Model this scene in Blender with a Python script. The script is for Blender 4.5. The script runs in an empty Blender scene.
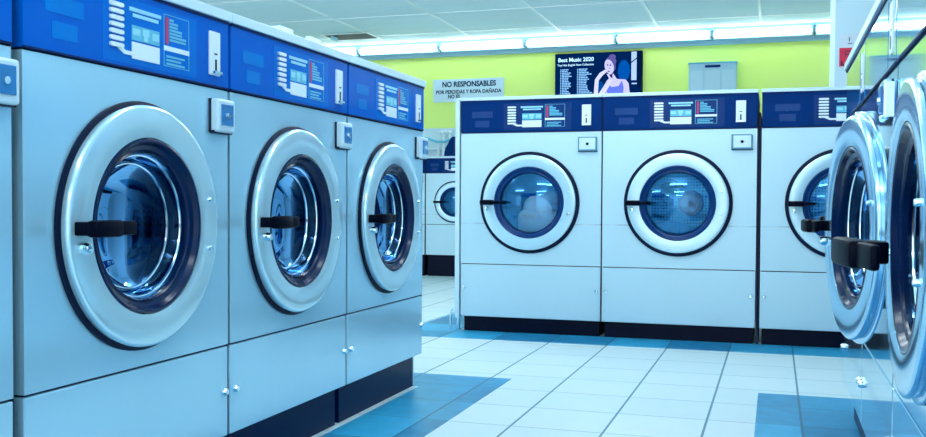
import bpy, bmesh, math, random
from mathutils import Vector, Matrix
random.seed(7)
SC = bpy.context.scene
COL = SC.collection

# ------------------------------------------------------------------ camera
F_PX = 963.5
cam_d = bpy.data.cameras.new('camera'); cam = bpy.data.objects.new('camera', cam_d); COL.objects.link(cam)
cam_d.sensor_fit = 'HORIZONTAL'; cam_d.sensor_width = 36.0; cam_d.lens = F_PX / 926 * 36.0
cam_d.shift_y = 10.5 / 926
cam_d.clip_start = 0.02
YAW, PITCH, ROLL = 0.3131, 0.0270, 0.0050
cam.matrix_world = (Matrix.Translation((0, 0, 0.726)) @ Matrix.Rotation(YAW, 4, 'Z') @
                    Matrix.Rotation(math.pi / 2 - PITCH, 4, 'X') @ Matrix.Rotation(ROLL, 4, 'Z'))
SC.camera = cam

# ------------------------------------------------------------------ world, exposure
w = bpy.data.worlds.new('sky'); SC.world = w; w.use_nodes = True
bg = w.node_tree.nodes['Background']; bg.inputs[0].default_value = (0.75, 0.84, 0.89, 1); bg.inputs[1].default_value = 1.32
SC.view_settings.view_transform = 'Standard'; SC.view_settings.look = 'None'
SC.view_settings.gamma = 1.0; SC.view_settings.use_curve_mapping = False
SC.view_settings.exposure = 0.64
SC.cycles.max_bounces = 8; SC.cycles.transparent_max_bounces = 12
SC.cycles.sample_clamp_indirect = 4.0
SC.cycles.caustics_reflective = False; SC.cycles.caustics_refractive = False
LAMP = 10.8            # strength of the unseen ceiling lamps added for light
TUBE = 10.0            # fluorescent strip along the back wall

# ------------------------------------------------------------------ materials
def mat(name, col, rough=0.5, metal=0.0, spec=0.5, emis=None, es=0.0, coat=0.0, coat_rough=0.05):
    m = bpy.data.materials.new(name); m.use_nodes = True
    b = m.node_tree.nodes['Principled BSDF']
    b.inputs['Base Color'].default_value = (*col, 1); b.inputs['Roughness'].default_value = rough
    b.inputs['Metallic'].default_value = metal; b.inputs['Specular IOR Level'].default_value = spec
    b.inputs['Coat Weight'].default_value = coat; b.inputs['Coat Roughness'].default_value = coat_rough
    if emis: b.inputs['Emission Color'].default_value = (*emis, 1); b.inputs['Emission Strength'].default_value = es
    return m
def N(m, t, **kw):
    n = m.node_tree.nodes.new(t)
    for k, v in kw.items(): setattr(n, k, v)
    return n
def steel(name, col, rough, streak=0.06, wear=0.06, bump=0.04, metal=1.0, scratch=None):
    """brushed sheet steel: fine vertical streaks in roughness, soft smudges in colour"""
    m = mat(name, col, rough, metal); nt = m.node_tree; L = nt.links; b = nt.nodes['Principled BSDF']
    tc = N(m, 'ShaderNodeTexCoord'); mp = N(m, 'ShaderNodeMapping'); mp.inputs['Scale'].default_value = (90, 90, 3)
    L.new(tc.outputs['Object'], mp.inputs[0])
    ns = N(m, 'ShaderNodeTexNoise'); ns.inputs['Scale'].default_value = 3; ns.inputs['Detail'].default_value = 3
    L.new(mp.outputs[0], ns.inputs['Vector'])
    mr = N(m, 'ShaderNodeMapRange'); mr.inputs['To Min'].default_value = rough - streak; mr.inputs['To Max'].default_value = rough + streak
    L.new(ns.outputs['Fac'], mr.inputs[0]); L.new(mr.outputs[0], b.inputs['Roughness'])
    n2 = N(m, 'ShaderNodeTexNoise'); n2.inputs['Scale'].default_value = 3.5; n2.inputs['Detail'].default_value = 5
    L.new(tc.outputs['Object'], n2.inputs['Vector'])
    mx = N(m, 'ShaderNodeMix', data_type='RGBA'); mx.inputs[6].default_value = (*[c * (1 - wear) for c in col], 1); mx.inputs[7].default_value = (*[min(1, c * (1 + wear)) for c in col], 1)
    L.new(n2.outputs['Fac'], mx.inputs[0]); L.new(mx.outputs[2], b.inputs['Base Color'])
    if scratch:
        sz = N(m, 'ShaderNodeSeparateXYZ'); L.new(tc.outputs['Object'], sz.inputs[0])
        wv = N(m, 'ShaderNodeTexNoise'); wv.inputs['Scale'].default_value = 9; L.new(tc.outputs['Object'], wv.inputs['Vector'])
        d = N(m, 'ShaderNodeMath', operation='SUBTRACT'); L.new(sz.outputs['Z'], d.inputs[0]); d.inputs[1].default_value = scratch
        a = N(m, 'ShaderNodeMath', operation='ABSOLUTE'); L.new(d.outputs[0], a.inputs[0])
        c = N(m, 'ShaderNodeMath', operation='LESS_THAN'); L.new(a.outputs[0], c.inputs[0]); c.inputs[1].default_value = 0.0035
        k = N(m, 'ShaderNodeMapRange'); k.inputs['From Min'].default_value = 0.42; k.inputs['From Max'].default_value = 0.62; k.inputs['To Max'].default_value = 0.55; L.new(wv.outputs['Fac'], k.inputs[0])
        e = N(m, 'ShaderNodeMath', operation='MULTIPLY'); L.new(c.outputs[0], e.inputs[0]); L.new(k.outputs[0], e.inputs[1])
        m3 = N(m, 'ShaderNodeMix', data_type='RGBA'); m3.inputs[7].default_value = (*[q_ * 0.45 for q_ in col], 1)
        L.new(e.outputs[0], m3.inputs[0]); L.new(mx.outputs[2], m3.inputs[6]); L.new(m3.outputs[2], b.inputs['Base Color'])
    bp = N(m, 'ShaderNodeBump'); bp.inputs['Strength'].default_value = bump; bp.inputs['Distance'].default_value = 0.002
    L.new(n2.outputs['Fac'], bp.inputs['Height']); L.new(bp.outputs[0], b.inputs['Normal'])
    return m

M = {}
M['steel_c'] = steel('brushed_steel_pale', (0.53, 0.76, 0.86), 0.42, wear=0.03, metal=0.25, scratch=0.612)
M['steel_l'] = steel('brushed_steel_blue', (0.46, 0.77, 0.94), 0.20, streak=0.04, wear=0.05, metal=0.4)
M['ring'] = steel('door_ring_steel', (0.58, 0.82, 0.93), 0.26, streak=0.03, wear=0.03, metal=0.45)
M['ring_l'] = steel('bright_door_ring_steel', (0.62, 0.87, 0.98), 0.17, streak=0.03, wear=0.05, metal=0.55)
M['lid'] = mat('lid_enamel', (0.62, 0.82, 0.92), 0.35)
M['navy'] = mat('navy_panel', (0.0, 0.028, 0.150), 0.35, spec=0.04)
M['blue'] = mat('blue_panel', (0.0, 0.12, 0.58), 0.15, spec=0.10)
M['navy_label'] = mat('navy_label_field', (0.0, 0.032, 0.16), 0.35, spec=0.15)
M['blue_label'] = mat('blue_label_field', (0.0, 0.16, 0.64), 0.15, spec=0.1)
M['navy_faint'] = mat('navy_faint_print', (0.0, 0.042, 0.19), 0.3, spec=0.2)
M['blue_faint'] = mat('blue_faint_print', (0.0, 0.19, 0.64), 0.2, spec=0.1)
M['white'] = mat('white_print', (0.80, 0.93, 0.98), 0.4)
M['cyan'] = mat('cyan_print', (0.10, 0.50, 0.70), 0.4)
M['cyan_pale'] = mat('pale_cyan_print', (0.30, 0.72, 0.88), 0.4)
M['red'] = mat('red_print', (0.55, 0.02, 0.12), 0.4)
M['black'] = mat('black_plastic', (0.0003, 0.002, 0.010), 0.45, spec=0.06)
M['rubber'] = mat('dark_rubber', (0.001, 0.008, 0.035), 0.5, spec=0.15)
M['plinth'] = mat('dark_plinth', (0.0, 0.003, 0.018), 0.35, spec=0.12)
M['plinth_blue'] = mat('navy_plinth', (0.0, 0.010, 0.06), 0.35, spec=0.12)
M['trim'] = mat('navy_trim_and_shade', (0.0, 0.02, 0.11), 0.5, spec=0.1)  # bottom trim, and the painted shadow line under the lid
M['gap'] = mat('seam_dark', (0.0, 0.008, 0.04), 0.7)  # also stands for shade between machines and inside the vent
M['bezel'] = mat('navy_bezel', (0.0, 0.035, 0.16), 0.28, spec=0.25)
M['bezel_l'] = mat('dark_navy_bezel', (0.0, 0.012, 0.065), 0.2, spec=0.3)
M['cloth'] = mat('white_cloth', (0.93, 0.97, 1.0), 0.9)
M['chrome'] = mat('chrome', (0.75, 0.9, 0.97), 0.12, metal=1.0)
M['grey'] = mat('dull_box_enamel', (0.10, 0.30, 0.42), 0.4)
M['box_blue'] = mat('blue_box_face', (0.02, 0.20, 0.50), 0.25)
M['wallwhite'] = mat('pale_wall_paint', (0.66, 0.84, 0.92), 0.7)

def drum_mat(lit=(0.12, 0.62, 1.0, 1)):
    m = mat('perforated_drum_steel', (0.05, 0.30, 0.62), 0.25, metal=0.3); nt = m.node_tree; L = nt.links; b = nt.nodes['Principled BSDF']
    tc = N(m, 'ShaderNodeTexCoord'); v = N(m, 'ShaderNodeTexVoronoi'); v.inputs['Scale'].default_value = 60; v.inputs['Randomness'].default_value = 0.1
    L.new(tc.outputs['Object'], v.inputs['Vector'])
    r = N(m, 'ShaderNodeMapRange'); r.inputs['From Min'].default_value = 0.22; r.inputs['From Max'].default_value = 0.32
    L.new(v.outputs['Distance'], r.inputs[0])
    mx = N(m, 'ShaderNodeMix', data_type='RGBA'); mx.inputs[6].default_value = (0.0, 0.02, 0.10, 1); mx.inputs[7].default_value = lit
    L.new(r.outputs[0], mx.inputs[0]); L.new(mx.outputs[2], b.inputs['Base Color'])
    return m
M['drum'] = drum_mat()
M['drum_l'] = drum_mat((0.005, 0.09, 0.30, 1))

def glass_mat(name, tint, base_refl, gl=(0.45, 0.80, 1.0, 1), ior=1.5):
    m = bpy.data.materials.new(name); m.use_nodes = True; nt = m.node_tree; nt.nodes.clear(); L = nt.links
    o = N(m, 'ShaderNodeOutputMaterial'); t = N(m, 'ShaderNodeBsdfTransparent'); t.inputs[0].default_value = (*tint, 1)
    g = N(m, 'ShaderNodeBsdfGlossy'); g.inputs['Roughness'].default_value = 0.03; g.inputs[0].default_value = gl
    fr = N(m, 'ShaderNodeFresnel'); fr.inputs[0].default_value = ior
    mr = N(m, 'ShaderNodeMapRange'); mr.inputs['To Min'].default_value = base_refl; mr.inputs['To Max'].default_value = 1.0
    L.new(fr.outputs[0], mr.inputs[0]); mx = N(m, 'ShaderNodeMixShader')
    L.new(mr.outputs[0], mx.inputs[0]); L.new(t.outputs[0], mx.inputs[1]); L.new(g.outputs[0], mx.inputs[2]); L.new(mx.outputs[0], o.inputs[0])
    return m
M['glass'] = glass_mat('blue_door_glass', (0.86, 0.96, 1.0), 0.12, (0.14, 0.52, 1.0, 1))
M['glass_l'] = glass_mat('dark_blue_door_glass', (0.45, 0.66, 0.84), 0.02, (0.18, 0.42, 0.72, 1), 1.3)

def wall_green():
    m = mat('lime_wall_paint', (0.58, 0.95, 0.10), 0.6); nt = m.node_tree; L = nt.links; b = nt.nodes['Principled BSDF']
    tc = N(m, 'ShaderNodeTexCoord'); n = N(m, 'ShaderNodeTexNoise'); n.inputs['Scale'].default_value = 1.3
    L.new(tc.outputs['Object'], n.inputs['Vector'])
    mx = N(m, 'ShaderNodeMix', data_type='RGBA'); mx.inputs[6].default_value = (0.78, 0.99, 0.17, 1); mx.inputs[7].default_value = (0.84, 0.99, 0.30, 1)
    L.new(n.outputs['Fac'], mx.inputs[0]); L.new(mx.outputs[2], b.inputs['Base Color'])
    return m
M['green'] = wall_green()

TILE, TX, TY = 0.3014, -0.812, 3.6245
def floor_mat(name, c1, c2, grout, rough, spec=0.5):
    """square tiles laid on one grid: per-tile tone, dark joints, slight grain"""
    m = mat(name, c1, rough, spec=spec); nt = m.node_tree; L = nt.links; b = nt.nodes['Principled BSDF']
    g = N(m, 'ShaderNodeNewGeometry'); mp = N(m, 'ShaderNodeMapping', vector_type='TEXTURE')
    mp.inputs['Location'].default_value = (TX, TY, 0); mp.inputs['Scale'].default_value = (TILE, TILE, 1)
    L.new(g.outputs['Position'], mp.inputs[0])
    sp = N(m, 'ShaderNodeSeparateXYZ'); L.new(mp.outputs[0], sp.inputs[0])
    def joint(sock, width):
        fr = N(m, 'ShaderNodeMath', operation='FRACT'); L.new(sock, fr.inputs[0])
        s = N(m, 'ShaderNodeMath', operation='SUBTRACT'); L.new(fr.outputs[0], s.inputs[0]); s.inputs[1].default_value = 0.5
        a = N(m, 'ShaderNodeMath', operation='ABSOLUTE'); L.new(s.outputs[0], a.inputs[0])
        c = N(m, 'ShaderNodeMath', operation='GREATER_THAN'); L.new(a.outputs[0], c.inputs[0]); c.inputs[1].default_value = 0.5 - width
        return c.outputs[0]
    jx = joint(sp.outputs['X'], 0.013); jy = joint(sp.outputs['Y'], 0.010)
    j2 = N(m, 'ShaderNodeMath', operation='MULTIPLY'); L.new(jy, j2.inputs[0]); j2.inputs[1].default_value = 0.62
    mxm = N(m, 'ShaderNodeMath', operation='MAXIMUM'); L.new(jx, mxm.inputs[0]); L.new(j2.outputs[0], mxm.inputs[1])
    fl = N(m, 'ShaderNodeVectorMath', operation='FLOOR'); L.new(mp.outputs[0], fl.inputs[0])
    wn = N(m, 'ShaderNodeTexWhiteNoise'); L.new(fl.outputs[0], wn.inputs[0])
    ns = N(m, 'ShaderNodeTexNoise'); ns.inputs['Scale'].default_value = 14; ns.inputs['Detail'].default_value = 6
    L.new(g.outputs['Position'], ns.inputs['Vector'])
    add = N(m, 'ShaderNodeMath', operation='ADD'); L.new(wn.outputs['Value'], add.inputs[0]); L.new(ns.outputs['Fac'], add.inputs[1])
    hf = N(m, 'ShaderNodeMath', operation='MULTIPLY'); L.new(add.outputs[0], hf.inputs[0]); hf.inputs[1].default_value = 0.5
    mx = N(m, 'ShaderNodeMix', data_type='RGBA'); mx.inputs[6].default_value = (*c1, 1); mx.inputs[7].default_value = (*c2, 1)
    L.new(hf.outputs[0], mx.inputs[0])
    m2 = N(m, 'ShaderNodeMix', data_type='RGBA'); m2.inputs[7].default_value = (*grout, 1)
    L.new(mxm.outputs[0], m2.inputs[0]); L.new(mx.outputs[2], m2.inputs[6]); L.new(m2.outputs[2], b.inputs['Base Color'])
    return m
M['tile_light'] = floor_mat('pale_floor_tiles', (0.66, 0.83, 0.87), (0.76, 0.90, 0.92), (0.05, 0.22, 0.32), 0.38)
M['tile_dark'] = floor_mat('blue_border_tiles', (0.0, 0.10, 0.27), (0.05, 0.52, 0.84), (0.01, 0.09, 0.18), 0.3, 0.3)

def ceiling_mat():
    m = mat('ceiling_panels', (0.42, 0.68, 0.82), 0.8); nt = m.node_tree; L = nt.links; b = nt.nodes['Principled BSDF']
    g = N(m, 'ShaderNodeNewGeometry'); mp = N(m, 'ShaderNodeMapping', vector_type='TEXTURE')
    mp.inputs['Scale'].default_value = (1, 0.25, 1); L.new(g.outputs['Position'], mp.inputs[0])
    n = N(m, 'ShaderNodeTexNoise'); n.inputs['Scale'].default_value = 1.5; n.inputs['Detail'].default_value = 4
    L.new(mp.outputs[0], n.inputs['Vector'])
    mx = N(m, 'ShaderNodeMix', data_type='RGBA'); mx.inputs[6].default_value = (0.66, 0.86, 0.94, 1); mx.inputs[7].default_value = (0.80, 0.94, 0.98, 1)
    L.new(n.outputs['Fac'], mx.inputs[0]); L.new(mx.outputs[2], b.inputs['Base Color'])
    return m
M['ceiling'] = ceiling_mat()
M['tbar'] = mat('white_ceiling_bar', (0.85, 0.95, 1.0), 0.4)
M['tube'] = mat('fluorescent_tube', (0.9, 0.97, 1.0), 0.4, emis=(0.85, 0.97, 1.0), es=TUBE)
M['lamp'] = mat('added_lamp_diffuser', (0.9, 0.97, 1.0), 0.4, emis=(0.86, 0.89, 0.92), es=LAMP)
M['batten'] = mat('batten_enamel', (0.34, 0.58, 0.70), 0.6)

# ------------------------------------------------------------------ mesh helpers
def box(bm, x0, y0, z0, x1, y1, z1, bev=0.0):
    vs = [bm.verts.new(p) for p in ((x0, y0, z0), (x1, y0, z0), (x1, y1, z0), (x0, y1, z0), (x0, y0, z1), (x1, y0, z1), (x1, y1, z1), (x0, y1, z1))]
    fs = [bm.faces.new([vs[i] for i in f]) for f in ((0, 3, 2, 1), (4, 5, 6, 7), (0, 1, 5, 4), (1, 2, 6, 5), (2, 3, 7, 6), (3, 0, 4, 7))]
    if bev:
        es = list({e for f in fs for e in f.edges})
        bmesh.ops.bevel(bm, geom=es, offset=bev, segments=2, affect='EDGES', profile=0.5)
def lathe(bm, prof, cx, cz, n=64, close=False):
    """revolve (radius, y) pairs about the y axis through (cx, cz)"""
    rings = []
    for r, y in prof:
        if r < 1e-6: rings.append([bm.verts.new((cx, y, cz))])
        else: rings.append([bm.verts.new((cx + r * math.cos(2 * math.pi * k / n), y, cz + r * math.sin(2 * math.pi * k / n))) for k in range(n)])
    pairs = list(zip(rings, rings[1:])) + ([(rings[-1], rings[0])] if close else [])
    for a, b in pairs:
        for k in range(n):
            k2 = (k + 1) % n
            if len(a) == 1 and len(b) == 1: break
            if len(a) == 1: bm.faces.new((a[0], b[k], b[k2]))
            elif len(b) == 1: bm.faces.new((a[k], b[0], a[k2]))
            else: bm.faces.new((a[k], b[k], b[k2], a[k2]))
def pill(bm, x0, z0, x1, z1, y0, y1, seg=6):
    r = (z1 - z0) / 2; zc = (z0 + z1) / 2; pts = []
    for k in range(seg + 1):
        a = -math.pi / 2 + math.pi * k / seg; pts.append((x1 - r + r * math.cos(a), zc + r * math.sin(a)))
    for k in range(seg + 1):
        a = math.pi / 2 + math.pi * k / seg; pts.append((x0 + r + r * math.cos(a), zc + r * math.sin(a)))
    prism(bm, pts, y0, y1)
def prism(bm, pts, y0, y1):
    a = [bm.verts.new((x, y0, z)) for x, z in pts]; b = [bm.verts.new((x, y1, z)) for x, z in pts]
    bm.faces.new(a); bm.faces.new(list(reversed(b)))
    for k in range(len(pts)):
        k2 = (k + 1) % len(pts); bm.faces.new((a[k], b[k], b[k2], a[k2]))
def tube(bm, pts, r, n=10):
    rings = []
    for i, p in enumerate(pts):
        p = Vector(p); d = (Vector(pts[min(i + 1, len(pts) - 1)]) - Vector(pts[max(i - 1, 0)])).normalized()
        u = d.orthogonal().normalized() if i == 0 else (u - d * u.dot(d)).normalized(); v = d.cross(u)
        rings.append([bm.verts.new(p + (u * math.cos(2 * math.pi * k / n) + v * math.sin(2 * math.pi * k / n)) * r) for k in range(n)])
    for a, b in zip(rings, rings[1:]):
        for k in range(n): bm.faces.new((a[k], a[(k + 1) % n], b[(k + 1) % n], b[k]))
    bm.faces.new(list(reversed(rings[0]))); bm.faces.new(rings[-1])
def obj(name, bm, material, parent=None, smooth=False, loc=None):
    bmesh.ops.recalc_face_normals(bm, faces=bm.faces[:])
    me = bpy.data.meshes.new(name); bm.to_mesh(me); bm.free()
    for x in (material if isinstance(material, (list, tuple)) else [material]): me.materials.append(x)
    if smooth:
        for p in me.polygons: p.use_smooth = True
        me.set_sharp_from_angle(angle=math.radians(35))
    o = bpy.data.objects.new(name, me); COL.objects.link(o)
    if parent: o.parent = parent
    if loc: o.location = loc
    return o
def B(name, material, parent, *boxes, bev=0.0, smooth=False):
    bm = bmesh.new()
    for b in boxes: box(bm, *b, bev=bev)
    return obj(name, bm, material, parent, smooth)
def tag(o, label, cat, group=None):
    o['label'] = label; o['category'] = cat
    if group: o['group'] = group
    return o
def thing(name, label, cat, loc=(0, 0, 0), rotz=0.0, group=None):
    o = bpy.data.objects.new(name, None); COL.objects.link(o); o.empty_display_size = 0.1
    o.location = loc; o.rotation_euler = (0, 0, rotz)
    return tag(o, label, cat, group)
def struct(name, bm, m):
    o = obj(name, bm, m); o['kind'] = 'structure'; return o
def copy_tree(o, parent=None):
    c = o.copy(); COL.objects.link(c)
    if parent: c.parent = parent
    for ch in [x for x in COL.objects if x.parent == o]: copy_tree(ch, c)
    return c
def text_bm(lines, y):
    """lines of (string, x0, z0, width, height, boldness); upright letters facing -y"""
    bm = bmesh.new()
    for s, x0, z0, wd, ht, bold in lines:
        cu = bpy.data.curves.new('t', 'FONT'); cu.body = s; cu.size = 1; cu.offset = bold; cu.extrude = 0.0; cu.resolution_u = 3
        ob = bpy.data.objects.new('t', cu); COL.objects.link(ob)
        dg = bpy.context.evaluated_depsgraph_get(); me = bpy.data.meshes.new_from_object(ob.evaluated_get(dg))
        xs = [v.co.x for v in me.vertices]; ys = [v.co.y for v in me.vertices]
        sx = wd / (max(xs) - min(xs)); sz = ht / (max(ys) - min(ys))
        for v in me.vertices: v.co = ((v.co.x - min(xs)) * sx + x0, y, (v.co.y - min(ys)) * sz + z0)
        bm.from_mesh(me); bpy.data.objects.remove(ob); bpy.data.meshes.remove(me); bpy.data.curves.remove(cu)
    return bm

# ------------------------------------------------------------------ room
H = 2.45; YW = 9.83
XL, XR, YF = -7.0, 1.25, -3.5
bm = bmesh.new(); box(bm, XL, YF, -0.06, XR, YW, 0); struct('floor', bm, M['tile_light'])
bm = bmesh.new()
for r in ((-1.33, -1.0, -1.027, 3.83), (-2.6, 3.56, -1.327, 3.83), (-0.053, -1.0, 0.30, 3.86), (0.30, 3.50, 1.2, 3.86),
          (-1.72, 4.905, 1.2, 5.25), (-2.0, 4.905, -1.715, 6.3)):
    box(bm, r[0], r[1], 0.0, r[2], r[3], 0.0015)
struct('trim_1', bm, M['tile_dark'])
bm = bmesh.new(); box(bm, XL, YF, H, XR, YW + 0.1, H + 0.06); struct('ceiling', bm, M['ceiling'])
bm = bmesh.new()
x = -0.152
while x > XL:
    box(bm, x - 0.012, YF, H - 0.006, x + 0.012, YW - 0.3, H); x -= 0.955
for y in (9.25, 8.3, 7.35, 6.4, 4.5, 2.6, 0.7):
    box(bm, XL, y - 0.010, H - 0.005, XR, y + 0.010, H)
struct('trim_2', bm, M['tbar'])
bm = bmesh.new(); box(bm, XL, YW, 1.53, XR, YW + 0.1, H); struct('wall_back', bm, M['green'])
bm = bmesh.new(); box(bm, XL, YW - 0.01, 0, XR, YW + 0.1, 1.53); struct('wall_back_lower', bm, M['wallwhite'])
bm = bmesh.new(); box(bm, XL - 0.1, YF, 0, XL, YW + 0.1, H); struct('wall_left', bm, M['wallwhite'])
bm = bmesh.new(); box(bm, XR, YF, 0, XR + 0.1, YW + 0.1, H); struct('wall_right', bm, M['wallwhite'])
bm = bmesh.new(); box(bm, 0.326, 6.2, 0, 0.56, 6.75, H, bev=0.006); struct('wall_pillar', bm, M['wallwhite'])

# ------------------------------------------------------------------ washing machines
def plate_with_hole(bm, w, z0, z1, cx, cz, r, y, depth):
    """front sheet with a round opening, its sides, top, bottom and back"""
    angs = sorted(set([2 * math.pi * k / 64 for k in range(64)] + [math.atan2(z - cz, xx - cx) % (2 * math.pi) for xx in (0, w) for z in (z0, z1)]))
    ins, outs, back = [], [], []
    for a in angs:
        c, s = math.cos(a), math.sin(a)
        t = min([(w - cx) / c if c > 1e-9 else 1e9, -cx / c if c < -1e-9 else 1e9, (z1 - cz) / s if s > 1e-9 else 1e9, (z0 - cz) / s if s < -1e-9 else 1e9])
        ins.append(bm.verts.new((cx + r * c, y, cz + r * s))); outs.append(bm.verts.new((cx + t * c, y, cz + t * s)))
        back.append(bm.verts.new((cx + t * c, y + depth, cz + t * s)))
    n = len(angs)
    for k in range(n):
        k2 = (k + 1) % n
        bm.faces.new((ins[k], outs[k], outs[k2], ins[k2])); bm.faces.new((outs[k], back[k], back[k2], outs[k2]))
    bm.faces.new(list(reversed(back)))

def make_washer(P, label, loc, rotz, group, name='washing_machine'):
    w, zb, zs, zp, zt, zl, cz, R = P['w'], P['zb'], P['zs'], P['zp'], P['zt'], P['zl'], P['cz'], P['R']
    D = P.get('D', 0.78); g = P.get('g', 0.004); cx = w / 2; p = P['prot']; body_m = P['body']; k = P['tone']
    s = w / 0.803
    t = thing(name, label, 'washing machine', loc, rotz, group)
    bm = bmesh.new(); plate_with_hole(bm, w - 2 * g, zs + 0.003, zp - 0.003, cx - g, cz, 0.205 * R / 0.281, 0, D)
    for v in bm.verts: v.co.x += g
    obj('body', bm, body_m, t)
    B('seam_strip', M['gap'], t, (g + 0.006, 0.006, zs - 0.012, w - g - 0.006, 0.03, zs + 0.012))
    B('seam_strip', M['gap'], t, (g + 0.006, 0.006, zp - 0.01, w - g - 0.006, 0.03, zp + 0.02))
    B('gap_shade_strip', M['gap'], t, (w - g + .0005, 0.003, zb, w - .0005, 0.03, zt))  # dark strip put in as the shade between neighbouring machines
    lp = B('lower_panel', body_m, t, (g, 0, zb, w - g, D, zs - 0.002), bev=0.003)
    zc = (zb + zs) / 2 - P.get('bolt', 0.0)
    for xx in (0.026, w - 0.026):
        bm = bmesh.new(); lathe(bm, [(0, -0.013), (0.007, -0.012), (0.011, -0.005), (0.011, 0.001)], xx, zc, 16); obj('bolt', bm, M['chrome'], lp, True)
    B('plinth', M['plinth' if k == 'navy' else 'plinth_blue'], t, (0.015, 0.035, 0, w - 0.015, D - 0.02, zb))
    B('lid', M['lid'], t, (0.001, -0.012, zt + 0.004, w - 0.001, D, zl), bev=0.002)
    # control panel
    pm, lm, fm = M[k], M[k + '_label'], M[k + '_faint']; ph = zt - zp
    cp = B('control_panel', pm, t, (g, -0.004, zp + 0.002, w - g, D - 0.01, zt + 0.004), bev=0.002)
    X = lambda u: u * w
    Z = lambda v: zt - v * ph
    def R_(name_, m_, u0, v0, u1, v1, y0=-0.0055, y1=-0.003, par=cp):
        return B(name_, m_, par, (X(u0), y0, Z(v1), X(u1), y1, Z(v0)))
    B('panel_trim_and_shade', M['trim'], cp, (g, -0.0055, zp + 0.001, w - g, 0, zp + 0.005))
    B('panel_trim_and_shade', M['trim'], cp, (g, -0.0065, zt - 0.003, w - g, 0, zt + 0.005))  # dark strip painted in as the shadow gap under the lid
    R_('label_field', lm, 0.315, 0.10, 0.79, 0.93, -0.0048)
    R_('faint_print', fm, 0.085, 0.33, 0.235, 0.53, -0.0050); R_('faint_print', fm, 0.11, 0.62, 0.21, 0.82, -0.0050)
    hz = 0.082
    for i in range(7):
        bm = bmesh.new(); v0 = 0.19 + i * hz * 1.03
        pill(bm, X(0.343), Z(v0 + hz * 0.66), X(0.404), Z(v0), -0.010, -0.003)
        if i == 6: prism(bm, [(X(0.39), Z(v0 + .012)), (X(0.415), Z(v0 + .07)), (X(0.45), Z(v0 + .07)), (X(0.45), Z(v0 + .12)), (X(0.41), Z(v0 + .12)), (X(0.38), Z(v0 + .065))], -0.007, -0.003)
        obj('program_button', bm, M['white'], cp)
    ti = bmesh.new()
    box(ti, X(.436), -.0062, Z(.245), X(.592), -.004, Z(.195)); box(ti, X(.452), -.0062, Z(.315), X(.578), -.004, Z(.27))
    obj('printed_heading', ti, M['cyan_pale'], cp)
    R_('instruction_picture', M['cyan'], .447, .42, .583, .61, -0.0060)
    bm = bmesh.new()
    for a, b_, c, d in ((.45, .46, .485, .55), (.497, .44, .53, .53), (.503, .53, .523, .60), (.545, .46, .58, .56)):
        box(bm, X(a), -.0068, Z(d), X(b_ if b_ > a else c), -.0055, Z(b_)) if False else box(bm, X(a), -.0068, Z(d), X(c), -.0055, Z(b_))
    obj('picture_figures', bm, M['cyan_pale'], cp)
    R_('price_label', M['white'], .447, .635, .583, .85, -0.0066)
    bm = bmesh.new()
    for a in ((.607, .15, .745, .158), (.607, .842, .745, .85), (.607, .15, .6095, .85), (.7425, .15, .745, .85)):
        box(bm, X(a[0]), -.0058, Z(a[3]), X(a[2]), -.004, Z(a[1]))
    for q in range(7):
        e = .66 + .011 * q + (.012 if q % 2 else 0); v = .20 + q * .045; box(bm, X(.637), -.0058, Z(v + .03), X(e), -.004, Z(v))
    for q in range(3):
        v = .70 + q * .05; box(bm, X(.62), -.0058, Z(v + .028), X(.72 - .02 * (q % 2)), -.004, Z(v))
    obj('instruction_print', bm, M['cyan'], cp)
    R_('instruction_print', M['red'], .617, .19, .630, .55, -0.0062)
    R_('instruction_print', M['white'], .607, .575, .745, .64, -0.0064)
    bm = bmesh.new(); box(bm, X(.862), -.011, Z(.83), X(.925), -.003, Z(.19), bev=0.003)
    pl = obj('coin_plate', bm, M['white'], cp)
    B('coin_slot', M['black'], pl, (X(.889), -.0125, Z(.76), X(.897), -.0105, Z(.60)), (X(.884), -.0125, Z(.53), X(.901), -.0105, Z(.51)))
    B('coin_tray', M['chrome'], pl, (X(.872), -.019, Z(.81), X(.920), -.0105, Z(.775)))
    # coin box under the panel
    cz1 = zp - 0.032 * s; cz0 = cz1 - P['coin'][1]; cx1 = w - P['coin'][2]; cx0 = cx1 - P['coin'][0]; cd = P['coin'][3]
    cb = B('coin_box', M['lid'] if k == 'blue' else M['grey'], t, (cx0, -cd, cz0, cx1, 0.001, cz1), bev=0.006)
    e_ = .007 if k == 'navy' else .013
    B('face_plate', M['lid'] if k == 'navy' else M['box_blue'], cb, (cx0 + e_, -cd - .003, cz0 + e_ * 1.3, cx1 - e_, -cd + .001, cz1 - e_), bev=0.001)
    B('coin_box_edge', M['gap'], cb, (cx0 - .002, -cd * .55, cz0 - .003, cx1 + .002, -0.002, cz0 + .004), (cx0 - .003, -.006, cz0, cx0 + .003, 0, cz1))
    bm = bmesh.new(); lathe(bm, [(0, -cd - .008), (.007, -cd - .008), (.008, -cd)], (cx0 + cx1) / 2, (cz0 + cz1) / 2, 14); obj('lock', bm, M['black'] if k == 'navy' else M['chrome'], cb, True)
    # drum
    q = R / 0.281
    bm = bmesh.new(); lathe(bm, [(0.203 * q, 0.001), (0.205 * q, 0.05), (0.27 * q, 0.06), (0.272 * q, 0.42), (0.25 * q, 0.44), (0.08 * q, 0.43), (0, 0.43)], cx, cz, 64)
    dr = obj('drum', bm, M[P['drum']], t, True)
    for rr, yy in ((.176, .052), (.198, .105)):
        bm = bmesh.new(); lathe(bm, [((rr + .005 * math.cos(a_)) * q, yy + .005 * math.sin(a_)) for a_ in [k_ * math.pi / 4 for k_ in range(8)]], cx, cz, 64, close=True); obj('drum_rim', bm, M['chrome'], dr, True)
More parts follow.
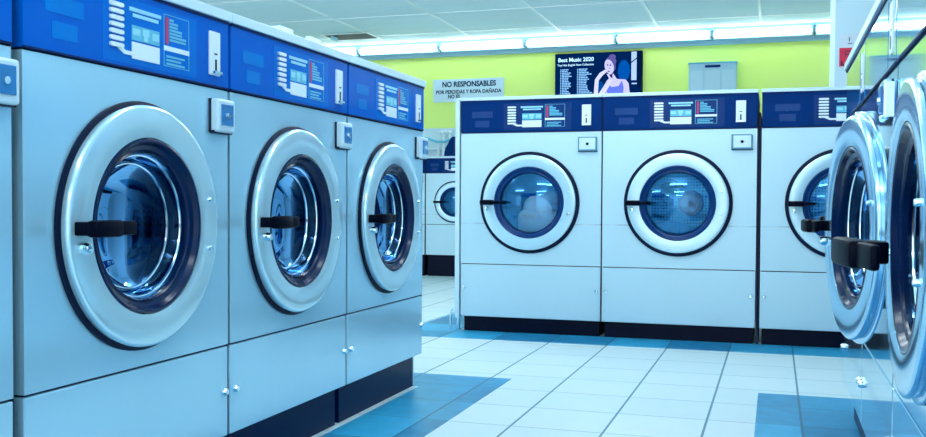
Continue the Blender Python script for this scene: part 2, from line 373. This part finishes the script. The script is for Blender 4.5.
    for a in range(3):
        an = math.pi / 2 + a * 2 * math.pi / 3 + P.get('spin', 0.3); bm = bmesh.new(); c, s_ = math.cos(an), math.sin(an)
        pts = [(0.268, -0.035), (0.215, -0.012), (0.215, 0.012), (0.268, 0.035)]
        prism(bm, [(cx + q * (r_ * c - o_ * s_), cz + q * (r_ * s_ + o_ * c)) for r_, o_ in pts], 0.075, 0.41); obj('lifter', bm, M[P['drum']], dr)
    if P.get('hub'):
        bm = bmesh.new(); lathe(bm, [(0.072 * q, 0.432), (0.068 * q, 0.34), (0.05 * q, 0.325), (0, 0.322)], cx + 0.035, cz - 0.0, 32); obj('hub', bm, M['cloth'], dr, True)
    # door: meshes are relative to the hinge line so the door can swing
    hx = cx + R - 0.02; door_loc = (hx, -0.002, cz); dc = cx - hx
    Ri = 0.199 * q; ro = P.get('ro', .935)
    bm = bmesh.new()
    lathe(bm, [(R * (ro - .01), -.001), (R * (ro - .01), -p * .62), (R * ro, -p * .70), (R * (ro - .004), -p * .9), (R * (ro - .016), -p * 1.02),
               (R * (ro - .035), -p * 1.06), (R * .80, -p * 1.06), (Ri + .010, -p * 1.0), (Ri, -p * .93), (Ri - .003, -p * .5), (Ri - .003, -.001)], dc, 0, 96, close=True)
    door = obj('door', bm, M[P.get('ringm', 'ring')], t, True, door_loc)
    bm = bmesh.new(); lathe(bm, [(R * .90, 0.0005), (R, 0.0005), (R, -p * P.get('gd', .35)), (R * .985, -p * (P.get('gd', .35) + .1)), (R * .90, -p * (P.get('gd', .35) + .1))], dc, 0, 96, close=True)
    obj('gasket', bm, M['rubber'], door, True)
    Rg = 0.166 * q
    bm = bmesh.new(); lathe(bm, [(Ri - .002, -p * .92), (Ri - .006, -p * .97), (Ri - .010, -p * .9), (Ri - .016, -p * .5), (Rg + .006, -p * .35), (Rg + .002, -p * .45), (Rg - .001, -p * .3), (Rg - .002, .030), (Rg + .004, .045), (Ri - .004, .03)], dc, 0, 96, close=True)
    obj('bezel', bm, M['bezel' if k == 'navy' else 'bezel_l'], door, True)
    if P['glass'] == 'glass': prof = [(Rg, .0), (Rg * .9, -.0065), (Rg * .75, -.0145), (Rg * .6, -.0212), (Rg * .4, -.0278), (Rg * .2, -.0317), (0, -.033)]
    else: prof = [(Rg, -.004), (Rg * .97, .02), (Rg * .88, .040), (Rg * .7, .055), (Rg * .4, .064), (0, .066)]
    bm = bmesh.new(); lathe(bm, prof + [(0, prof[-1][1] + .006)] + [(r_, y_ + .006) for r_, y_ in reversed(prof[1:-1])] + [(Rg, .006)], dc, 0, 64)
    obj('glass', bm, M[P['glass']], door, True)
    if P['glass'] == 'glass_l':
        for rr, yy in ((Rg - .005, .016), (Rg * .86, .040)):
            bm = bmesh.new(); lathe(bm, [(rr + .0035 * math.cos(k_ * math.pi / 4), yy - .006 + .0035 * math.sin(k_ * math.pi / 4)) for k_ in range(8)], dc, 0, 80, close=True); obj('glint_ring', bm, M['chrome'], door, True)  # chrome rings added to imitate bright reflected arcs inside the door
    hy = P['handle_y']; ht = P['handle_t']; x0 = dc - R * P.get('hs', 0.98)
    bm = bmesh.new(); hl = P.get('hl', 1.0) * q; box(bm, x0, -p - hy - .022, -ht, x0 + .105 * hl, -p - hy + .006, ht, bev=0.007)
    box(bm, x0 + .008, -p - hy, -ht * .8, x0 + .05, -p * .8, ht * .8, bev=0.004)
    box(bm, x0 + .10 * hl, -p - hy - .012, -ht * P.get('tip', .85), x0 + .175 * hl, -p - hy + .002, ht * P.get('tip', .85), bev=0.005)
    obj('handle', bm, M['black'], door, True)
    bm = bmesh.new(); lathe(bm, [(0, -p - .022), (.009, -p - .020), (.012, -p - .012), (.012, -p * .9)], x0 + .032, -ht - .022, 18); obj('lock_button', bm, M['chrome'], door, True)
    for dz in (-.058, .058):
        bm = bmesh.new(); lathe(bm, [(0, -p - .012), (.005, -p - .011), (.0065, -p - .006), (.0065, -p * .9)], dc + R * .80, dz, 14)
        obj('hinge_bolt', bm, M['chrome'], door, True)
    return t

GC = 'washing machines in the row facing the aisle'
PC = dict(glass='glass', drum='drum', w=0.803, zb=0.088, zs=0.383, zp=1.119, zt=1.295, zl=1.317, cz=0.730, R=0.281, prot=0.022, body=M['steel_c'], tone='navy', coin=(0.102, 0.078, 0.026, 0.022), handle_y=0.030, handle_t=0.014, hs=0.95, hl=0.75, tip=0.55, hub=True, bolt=-0.015)
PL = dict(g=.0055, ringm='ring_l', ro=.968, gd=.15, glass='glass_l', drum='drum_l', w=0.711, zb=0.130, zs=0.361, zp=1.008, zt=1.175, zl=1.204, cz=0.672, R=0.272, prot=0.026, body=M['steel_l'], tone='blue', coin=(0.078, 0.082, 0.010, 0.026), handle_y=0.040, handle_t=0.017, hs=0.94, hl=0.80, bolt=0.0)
PD = dict(glass='glass', drum='drum', w=0.60, D=0.70, zb=0.211, zs=0.512, zp=1.02, zt=1.162, zl=1.185, cz=0.735, R=0.205, prot=0.018, body=M['steel_c'], tone='navy', coin=(0.08, 0.06, 0.02, 0.02), handle_y=0.02, handle_t=0.011)

YC = 5.181
c1 = make_washer(PC, 'navy-panelled steel washing machine at the free end of the centre row, white laundry inside', (-1.694, YC, 0), 0, GC)
c2 = copy_tree(c1); c2.location = (-0.891, YC - 0.001, 0); c2['label'] = 'navy-panelled steel washing machine, middle one of the centre row, facing the aisle'
c3 = copy_tree(c1); c3.location = (-0.074, YC - 0.002, 0); c3['label'] = 'navy-panelled steel washing machine partly hidden behind an ajar round door'
B('gap_shade_strip', M['gap'], c2, (0.8035, 0.02, 0.0, 0.8155, 0.5, 1.20))  # dark filler that keeps this gap in painted shade
# light end panel and its bent foot on the first machine
sp = B('side_panel', M['lid'], c1, (-0.030, -0.006, 0.075, -0.004, 0.76, 1.317), bev=0.003)
bm = bmesh.new(); tube(bm, [(-.052, .0, 0.0), (-.056, .0, .05), (-.052, .0, .105), (-.042, .0, .125), (-.030, .0, .11)], .005); tube(bm, [(-.017, .02, 0), (-.017, .02, .09)], .012)
obj('foot', bm, M['chrome'], c1, True)

XLR = -1.323; q = math.pi / 2
l3 = make_washer(PL, 'steel washing machine with bright blue panel at the far open end of the long row', (XLR, 3.572 - 0.711, 0), q, 'washing machines with bright blue panels')
names = ['steel washing machine with bright blue panel and small open tray lying on its lid', 'largest, nearest full steel washing machine with bright blue panel', 'sliver of a blue-panelled washing machine cut off at the picture edge']
for i in range(3):
    c = copy_tree(l3)
    if i == 2: B('gap_shade_strip', M['gap'], c, (0.712, 0.02, 0.0, 0.726, 0.5, 1.17))  # dark filler standing for shade in the wider gap
    c.location = (XLR, 3.572 - 0.711 * (i + 2) - (0.016 if i == 2 else 0), 0); c['label'] = names[i]
bm = bmesh.new(); box(bm, 0.711 - .030, .035, 0, 0.711 - .002, .06, .128, bev=.002); obj('foot', bm, M['lid'], l3)

XRR = 0.229
r1 = copy_tree(l3); r1.location = (XRR, 3.517, 0); r1.rotation_euler = (0, 0, -q)
GR = 'mirror-bright washing machines seen edge-on'
r1['label'] = 'edge-on mirror-bright washing machine at the far end of its row, door shut'; r1['group'] = GR
for ch in [x for x in COL.objects if x.parent == r1 and x.name.startswith('foot')]: bpy.data.objects.remove(ch)
r2 = copy_tree(r1); r2.location = (XRR, 3.517 - 0.711, 0); r2['label'] = 'edge-on mirror-bright washing machine with its round door standing slightly open'
r3 = copy_tree(r1); r3.location = (XRR, 3.517 - 1.422, 0); r3['label'] = 'closest edge-on washing machine, with the largest black door lever pulled outward'
M['mirror'] = steel('mirror_steel', (0.55, 0.82, 0.96), 0.075, streak=0.02, wear=0.04, metal=0.9, bump=0.02)
M['ring_r'] = steel('shiny_ring_steel', (0.42, 0.70, 0.90), 0.16, streak=0.02, wear=0.04, metal=0.85, bump=0.02)
M['mirror_panel'] = mat('glossy_blue_panel', (0.02, 0.28, 0.62), 0.06, spec=1.0, coat=1.0)
def walk(o):
    yield o
    for ch in COL.objects:
        if ch.parent == o: yield from walk(ch)
for root in (r1, r2, r3):
    for o in list(walk(root)):
        kind = o.name.split('.')[0]
        mm = {'body': 'mirror', 'lower_panel': 'mirror', 'control_panel': 'mirror_panel', 'label_field': 'mirror_panel', 'gasket': 'ring_r', 'door': 'ring_r', 'coin_box': 'mirror'}.get(kind)
        if kind in ('faint_print', 'program_button', 'printed_heading', 'instruction_picture', 'picture_figures', 'price_label', 'instruction_print', 'coin_tray'): bpy.data.objects.remove(o); continue
        if kind in ('coin_plate',): o.scale.y = 0.6
        if mm: o.material_slots[0].link = 'OBJECT'; o.material_slots[0].material = M[mm]
for ch in COL.objects:
    if ch.parent == r2 and ch.name.startswith('door'): ch.rotation_euler = (0, 0, math.radians(8.6))

for ch in list(walk(r3)):
    if ch.name.startswith('handle'):
        th = math.radians(7); c_, s_ = math.cos(th), math.sin(th)   # lever pulled out a little from its inner end
        sx, sy = 2.0, 1.2; px, py = -0.372 * sx, -0.06 * sy
        ch.rotation_euler = (0, 0, th); ch.scale = (sx, sy, 1.45)
        ch.location = (-0.125 - (px * c_ - py * s_), -0.065 - (px * s_ + py * c_), -0.028)
d2 = make_washer(PD, 'small distant washing machine with navy panel standing below the warning sign', (-3.30, 8.98, 0), 0, 'distant washing machines under the green wall')
d1 = copy_tree(d2); d1.location = (-3.905, 8.98, 0); d1['label'] = 'sliver of a distant washing machine beside the one below the warning sign'

# laundry in the drums
def laundry(name, label, cx, cy, cz, sx, sy, sz, m, seed, parent=None):
    rnd = random.Random(seed); bm = bmesh.new(); bmesh.ops.create_icosphere(bm, subdivisions=4, radius=1)
    ws = [(Vector((rnd.uniform(-1, 1), rnd.uniform(-1, 1), rnd.uniform(-1, 1))).normalized() * rnd.uniform(2, 6), rnd.uniform(0, 6), rnd.uniform(.03, .12)) for _ in range(12)]
    for v in bm.verts:
        d = 1 + sum(a * math.sin(k.dot(v.co) + ph) for k, ph, a in ws)
        v.co = Vector((v.co.x * sx * d, v.co.y * sy * d, v.co.z * sz * d))
        v.co.z = max(v.co.z, -sz * .95)
    o = obj(name, bm, m, None, True, (cx, cy, cz)); return tag(o, label, 'laundry')
M['cloth_olive'] = mat('olive_cloth', (0.22, 0.30, 0.06), 0.9); M['cloth_blue'] = mat('blue_cloth', (0.05, 0.28, 0.62), 0.9)
laundry('laundry', 'heap of white laundry inside the drum of the washer at the open row end', -1.26, YC + .15, .625, .125, .075, .13, M['cloth'], 3)
laundry('laundry', 'blue cloth piled inside the drum of the middle washer', -0.53, YC + .23, .545, .15, .11, .08, M['cloth_blue'], 5)
laundry('laundry', 'olive cloth scrap high in the drum of the middle washer', -0.55, YC + .36, .82, .06, .03, .035, M['cloth_olive'], 8)

# ------------------------------------------------------------------ back wall: sign, screen, cabinet, notice, lamps
yb = YW
s = thing('warning_sign', 'white Spanish warning sign with dark lettering on the green wall', 'sign', (-3.525, yb, 1.808))
B('board', mat('sign_board', (0.62, 0.80, 0.90), 0.5), s, (0, -0.012, 0, 0.79, -0.001, 0.243), bev=0.002)
M['ink'] = mat('sign_ink', (0.0, 0.035, 0.09), 0.6, spec=0.1)
bm = text_bm([('NO RESPONSABLES', .105, .158, .60, .060, .035), ('POR PERDIDAS Y ROPA DAÑADA', .035, .086, .73, .050, .03), ('NO ES', .17, .036, .135, .042, .035)], -0.0135)
obj('lettering', bm, M['ink'], s)

def em(name, col, st=1.0):
    return mat(name, (0, 0, 0), 0.6, spec=0.0, emis=tuple(c * 0.52 for c in col), es=st)
tv = thing('wall_screen', 'dark blue music screen showing song lists and a woman, on the green wall', 'screen', (-2.175, yb, 1.80))
B('screen_frame', M['black'], tv, (0, -0.06, 0, 0.89, -0.001, 0.462), bev=0.004)
sw, sh = 0.875, 0.447; ox, oz = 0.0075, 0.0075
def poly(bm, pts, y):
    bm.faces.new([bm.verts.new((ox + a * sw, y, oz + b_ * sh)) for a, b_ in pts])
def pic(name, pts_list, m, y):
    bm = bmesh.new()
    for pts in pts_list: poly(bm, pts, y)
    return obj(name, bm, m, tv)
def el(cx, cz, rx, rz, n=28, rot=0.0):
    out = []
    for k in range(n):
        a = 2 * math.pi * k / n; u, v = rx * math.cos(a), rz * math.sin(a) 
        out.append((cx + u * math.cos(rot) - v * math.sin(rot), cz + u * math.sin(rot) + v * math.cos(rot)))
    return out
pic('screen_image', [[(0, 0), (1, 0), (1, 1), (0, 1)]], em('screen_navy', (0.0, 0.022, 0.13)), -.0605)
pic('screen_glow', [el(.80, .58, .07, .24)], em('screen_blue', (0.0, 0.12, 0.60)), -.0608)
pic('screen_glow', [el(.52, .22, .05, .14)], em('screen_blue', (0.0, 0.09, 0.42)), -.0608)
pic('screen_window', [[(.885, .36), (.945, .36), (.945, 1), (.885, 1)], [(.89, .27), (.95, .27), (.95, .30), (.89, .30)]], em('screen_pale_window', (.62, .90, 1.5)), -.0610)
pic('screen_window_bars', [[(.875, .76), (.875, .73), (.955, .85), (.955, .88)], [(.955, .2), (1, .2), (1, 1), (.955, 1)]], em('screen_dark', (.0, .015, .08)), -.0611)
skin = em('screen_skin', (.85, .85, 1.5)); hair = em('screen_hair', (.16, .14, .50)); dress = em('screen_dress', (.18, .28, 1.3)); dark = em('screen_features', (.05, .03, .22))
pic('pictured_hair', [el(.648, .80, .064, .105), el(.665, .90, .040, .06), el(.682, .68, .022, .10)], hair, -.0612)
pic('pictured_figure', [
    [(.60, .52), (.68, .52), (.72, .40), (.82, .38), (.855, .30), (.875, .0), (.62, .0), (.56, .22), (.60, .36), (.63, .42)],
    el(.630, .68, .052, .165, rot=.10)], skin, -.0615)
pic('pictured_dress', [[(.60, .34), (.66, .22), (.74, .24), (.78, .36), (.80, .20), (.79, .02), (.64, .02), (.57, .20)]], dress, -.0618)
pic('pictured_arms', [
    [(.45, .0), (.50, .0), (.505, .20), (.51, .38), (.56, .50), (.60, .56), (.585, .62), (.52, .55), (.465, .40)],
    [(.50, .0), (.56, .0), (.645, .28), (.665, .40), (.62, .37), (.56, .22), (.51, .08)]], em('screen_arm', (.95, .98, 1.55)), -.0621)
pic('pictured_features', [el(.612, .72, .009, .018), el(.645, .715, .010, .018), el(.625, .575, .013, .013), [(.602, .752), (.62, .762), (.62, .752)], [(.637, .752), (.658, .757), (.658, .747)], el(.632, .645, .004, .02), [(.63, .50), (.67, .52), (.668, .42), (.65, .44)]], dark, -.0623)
tx = em('screen_text', (.9, 1.5, 1.9), 1.1)
obj('screen_title', text_bm([('Best Music 2020', ox + .030 * sw, oz + .825 * sh, .42 * sw, .095 * sh, .02)], -.0615), tx, tv)
obj('screen_subtitle', text_bm([('Top Hits English New Collection', ox + .02 * sw, oz + .715 * sh, .43 * sw, .062 * sh, .01)], -.0615), tx, tv)
rnd = random.Random(4); L1, L2 = [], []
for i in range(17):
    z = .66 - i * .0385
    for c0, mx_ in ((.055, .13), (.255, .15)):
        l = mx_ * rnd.uniform(.55, 1.0)
        (L1 if c0 < .1 else L2).append([(c0, z), (c0 + .012, z), (c0 + .012, z - .024), (c0, z - .024)])
        xx = c0 + .02
        while xx < c0 + l:
            wd = rnd.uniform(.012, .035); (L1 if c0 < .1 else L2).append([(xx, z), (xx + wd, z), (xx + wd, z - .024), (xx, z - .024)]); xx += wd + .004
li = em('screen_list', (.40, .90, 1.6)); pic('screen_song_list', L1, li, -.0615); pic('screen_song_list', L2, li, -.0615)

cab = thing('wall_cabinet', 'pale blue metal cabinet with slotted handle on the green wall', 'cabinet', (-0.822, yb, 1.55))
B('cabinet_box', mat('cabinet_enamel', (0.40, 0.66, 0.80), 0.4), cab, (0, -0.14, 0, 0.45, -0.001, 0.552), bev=0.004)
B('top_edge', M['cyan'], cab, (-0.006, -0.15, 0.545, 0.456, -0.001, 0.557))
B('handle_slot', M['navy'], cab, (0.155, -0.146, 0.505, 0.30, -0.139, 0.528))
B('door_panel', mat('cabinet_panel', (0.48, 0.73, 0.85), 0.35), cab, (.02, -.1435, .02, .135, -.139, .48), (.15, -.1435, .02, .30, -.139, .48), (.315, -.1435, .02, .43, -.139, .48), (.36, -.1445, .36, .425, -.139, .45), bev=0.001)

nt_ = thing('notice', 'red and white paper notice stuck on the pale pillar', 'notice', (0.350, 6.2, 1.545))
B('paper', mat('notice_paper', (0.72, 0.80, 0.88), 0.7), nt_, (0, -0.003, 0.0, 0.15, -0.0005, 0.20))
B('red_field', mat('notice_red', (0.75, 0.01, 0.06), 0.5), nt_, (0.003, -0.0045, 0.008, 0.15, -0.0025, 0.118))
B('printed_marks', M['ink'], nt_, (.036, -.0055, .095, .085, -.004, .100), (.036, -.0055, .060, .040, -.004, .098), (.036, -.0055, .075, .07, -.004, .080), (.066, -.0055, .045, .072, -.004, .080), (.014, -.0055, .012, .022, -.004, .040), (.022, -.0055, .014, .034, -.004, .020), (.055, -.0045, .155, .060, -.0025, .180), (.05, -.0045, .140, .075, -.0025, .144))

# strip of fluorescent battens along the back wall
bm = bmesh.new(); box(bm, XL, yb - 0.10, 2.425, 0.60, yb, 2.449); box(bm, XL, yb - 0.03, 2.292, 0.60, yb, 2.335); struct('trim_3', bm, M['batten'])
def batten(x0, label):
    t = thing('fluorescent_batten', label, 'lamp', (x0, yb, 2.335), 0, 'fluorescent battens above the green wall')
    B('batten_housing', M['batten'], t, (-0.012, -0.075, 0.0, 0.915, -0.001, 0.088), bev=0.003)
    bm = bmesh.new(); tube(bm, [(0.0, -.095, .045), (.45, -.095, .045), (.89, -.095, .045)], .019, 14); obj('tube', bm, M['tube'], t, True)
    B('end_cap', M['lid'], t, (-0.02, -.115, .020, -.001, -.07, .07)); B('end_cap', M['lid'], t, (.891, -.115, .020, .91, -.07, .07))
    return t
bt = batten(-4.345, 'glowing fluorescent batten partly hidden by the blue-panelled washers')
for x0, lb in ((-3.405, 'glowing fluorescent batten above the Spanish warning sign'), (-2.465, 'glowing fluorescent batten above the lettered half of the screen'), (-1.525, 'glowing fluorescent batten between the screen and the wall cabinet'), (-0.585, 'glowing fluorescent batten above and beyond the wall cabinet'), (0.355, 'short visible end of a glowing batten beside the pale pillar')):
    c = copy_tree(bt); c.location.x = x0; c['label'] = lb
bt.location.x = -4.345
c = copy_tree(bt); c.location.x = -5.285; c['label'] = 'fluorescent batten farthest along the wall, hidden behind the blue-panelled washers'

# unseen lamps added over the aisles, hung low to brighten the ceiling
def added_ceiling_lamp(x, y, label):
    t = thing('added_lamp', label, 'lamp', (x, y, H - 0.001), 0, 'unseen hanging lamps added over the aisles')
    B('diffuser', M['lamp'], t, (-.63, -.06, -.30, .63, .06, -.22), bev=.01)
    for xx in (-.55, .55):
        bm = bmesh.new(); tube(bm, [(xx, 0, -.222), (xx, 0, -.1), (xx, 0, 0)], .004, 8); obj('rod', bm, M['batten'], t, True)
    return t
cl = added_ceiling_lamp(-0.7, 6.45, 'long unseen hanging lamp added to light the aisles and ceiling')
for x, y in ((-0.7, 4.3), (-0.7, 2.6), (-0.7, 0.6), (-0.7, -1.6), (-2.4, 5.6), (-3.9, 5.6), (-3.6, 3.6), (-3.6, 1.2), (-3.2, -1.6)):
    c = copy_tree(cl); c.location = (x, y, H - 0.001)

# ceiling vents
vent = thing('ceiling_vent', 'dark open ceiling vent above the far end of the blue-panelled row', 'vent', (-4.46, 9.0, H))
B('vent_frame', M['tbar'], vent, (-.01, -.01, -.012, .02, .36, -.006), (.50, -.01, -.012, .53, .36, -.006), (.02, -.01, -.012, .50, .015, -.006), (.02, .335, -.012, .50, .36, -.006))
B('vent_shade', M['gap'], vent, (.02, .015, -.010, .50, .335, -.0062))  # flat dark sheet stands for the shade inside the open vent
B('vent_flap', M['cyan_pale'], vent, (.09, .05, -.05, .10, .20, -.0105))

# small open tray on a lid, box on top
tr = thing('paper_tray', 'small open white tray lying on the lid of a blue-panelled washer', 'tray', (-1.40, 2.56, 1.204))
B('tray_base', M['white'], tr, (-.20, 0, 0.0, 0, .27, .010), bev=.002)
B('tray_rim', M['white'], tr, (-.20, 0, .008, -.185, .27, .045), (-.015, 0, .008, 0, .08, .045), (-.015, .19, .008, 0, .27, .045), (-.185, 0, .008, -.015, .012, .045), (-.185, .258, .008, -.015, .27, .045), bev=.001)

# pipes and things behind the distant machines
pp = thing('water_pipe', 'white water pipes standing behind the distant washers', 'pipe', (0, 0, 0))
for x in (-3.43, -3.375, -3.31):
    bm = bmesh.new(); tube(bm, [(x, 9.74, 0.6), (x, 9.74, 1.44), (x + .01, 9.72, 1.475), (x + .05, 9.70, 1.48)], .015, 10); obj('riser', bm, M['white'], pp, True)
bm = bmesh.new(); tube(bm, [(-3.7, 9.77, 1.30), (-3.3, 9.77, 1.30), (-2.6, 9.77, 1.31)], .014, 10); obj('header_pipe', bm, M['lid'], pp, True)
bm = bmesh.new(); tube(bm, [(-3.56, 9.66, 1.42), (-3.42, 9.66, 1.375), (-3.33, 9.66, 1.375), (-3.22, 9.66, 1.42)], .013, 10); obj('lever', bm, M['cyan'], pp, True)
bm = bmesh.new(); prism(bm, [(-3.225, 1.187), (-3.12, 1.187), (-3.12, 1.41), (-3.155, 1.38), (-3.215, 1.27)], 9.30, 9.42)
bmesh.ops.bevel(bm, geom=bm.edges[:], offset=.012, segments=2, affect='EDGES'); tag(obj('bag', bm, M['navy'], None, True), 'dark pointed bag standing on top of a distant washer', 'bag')
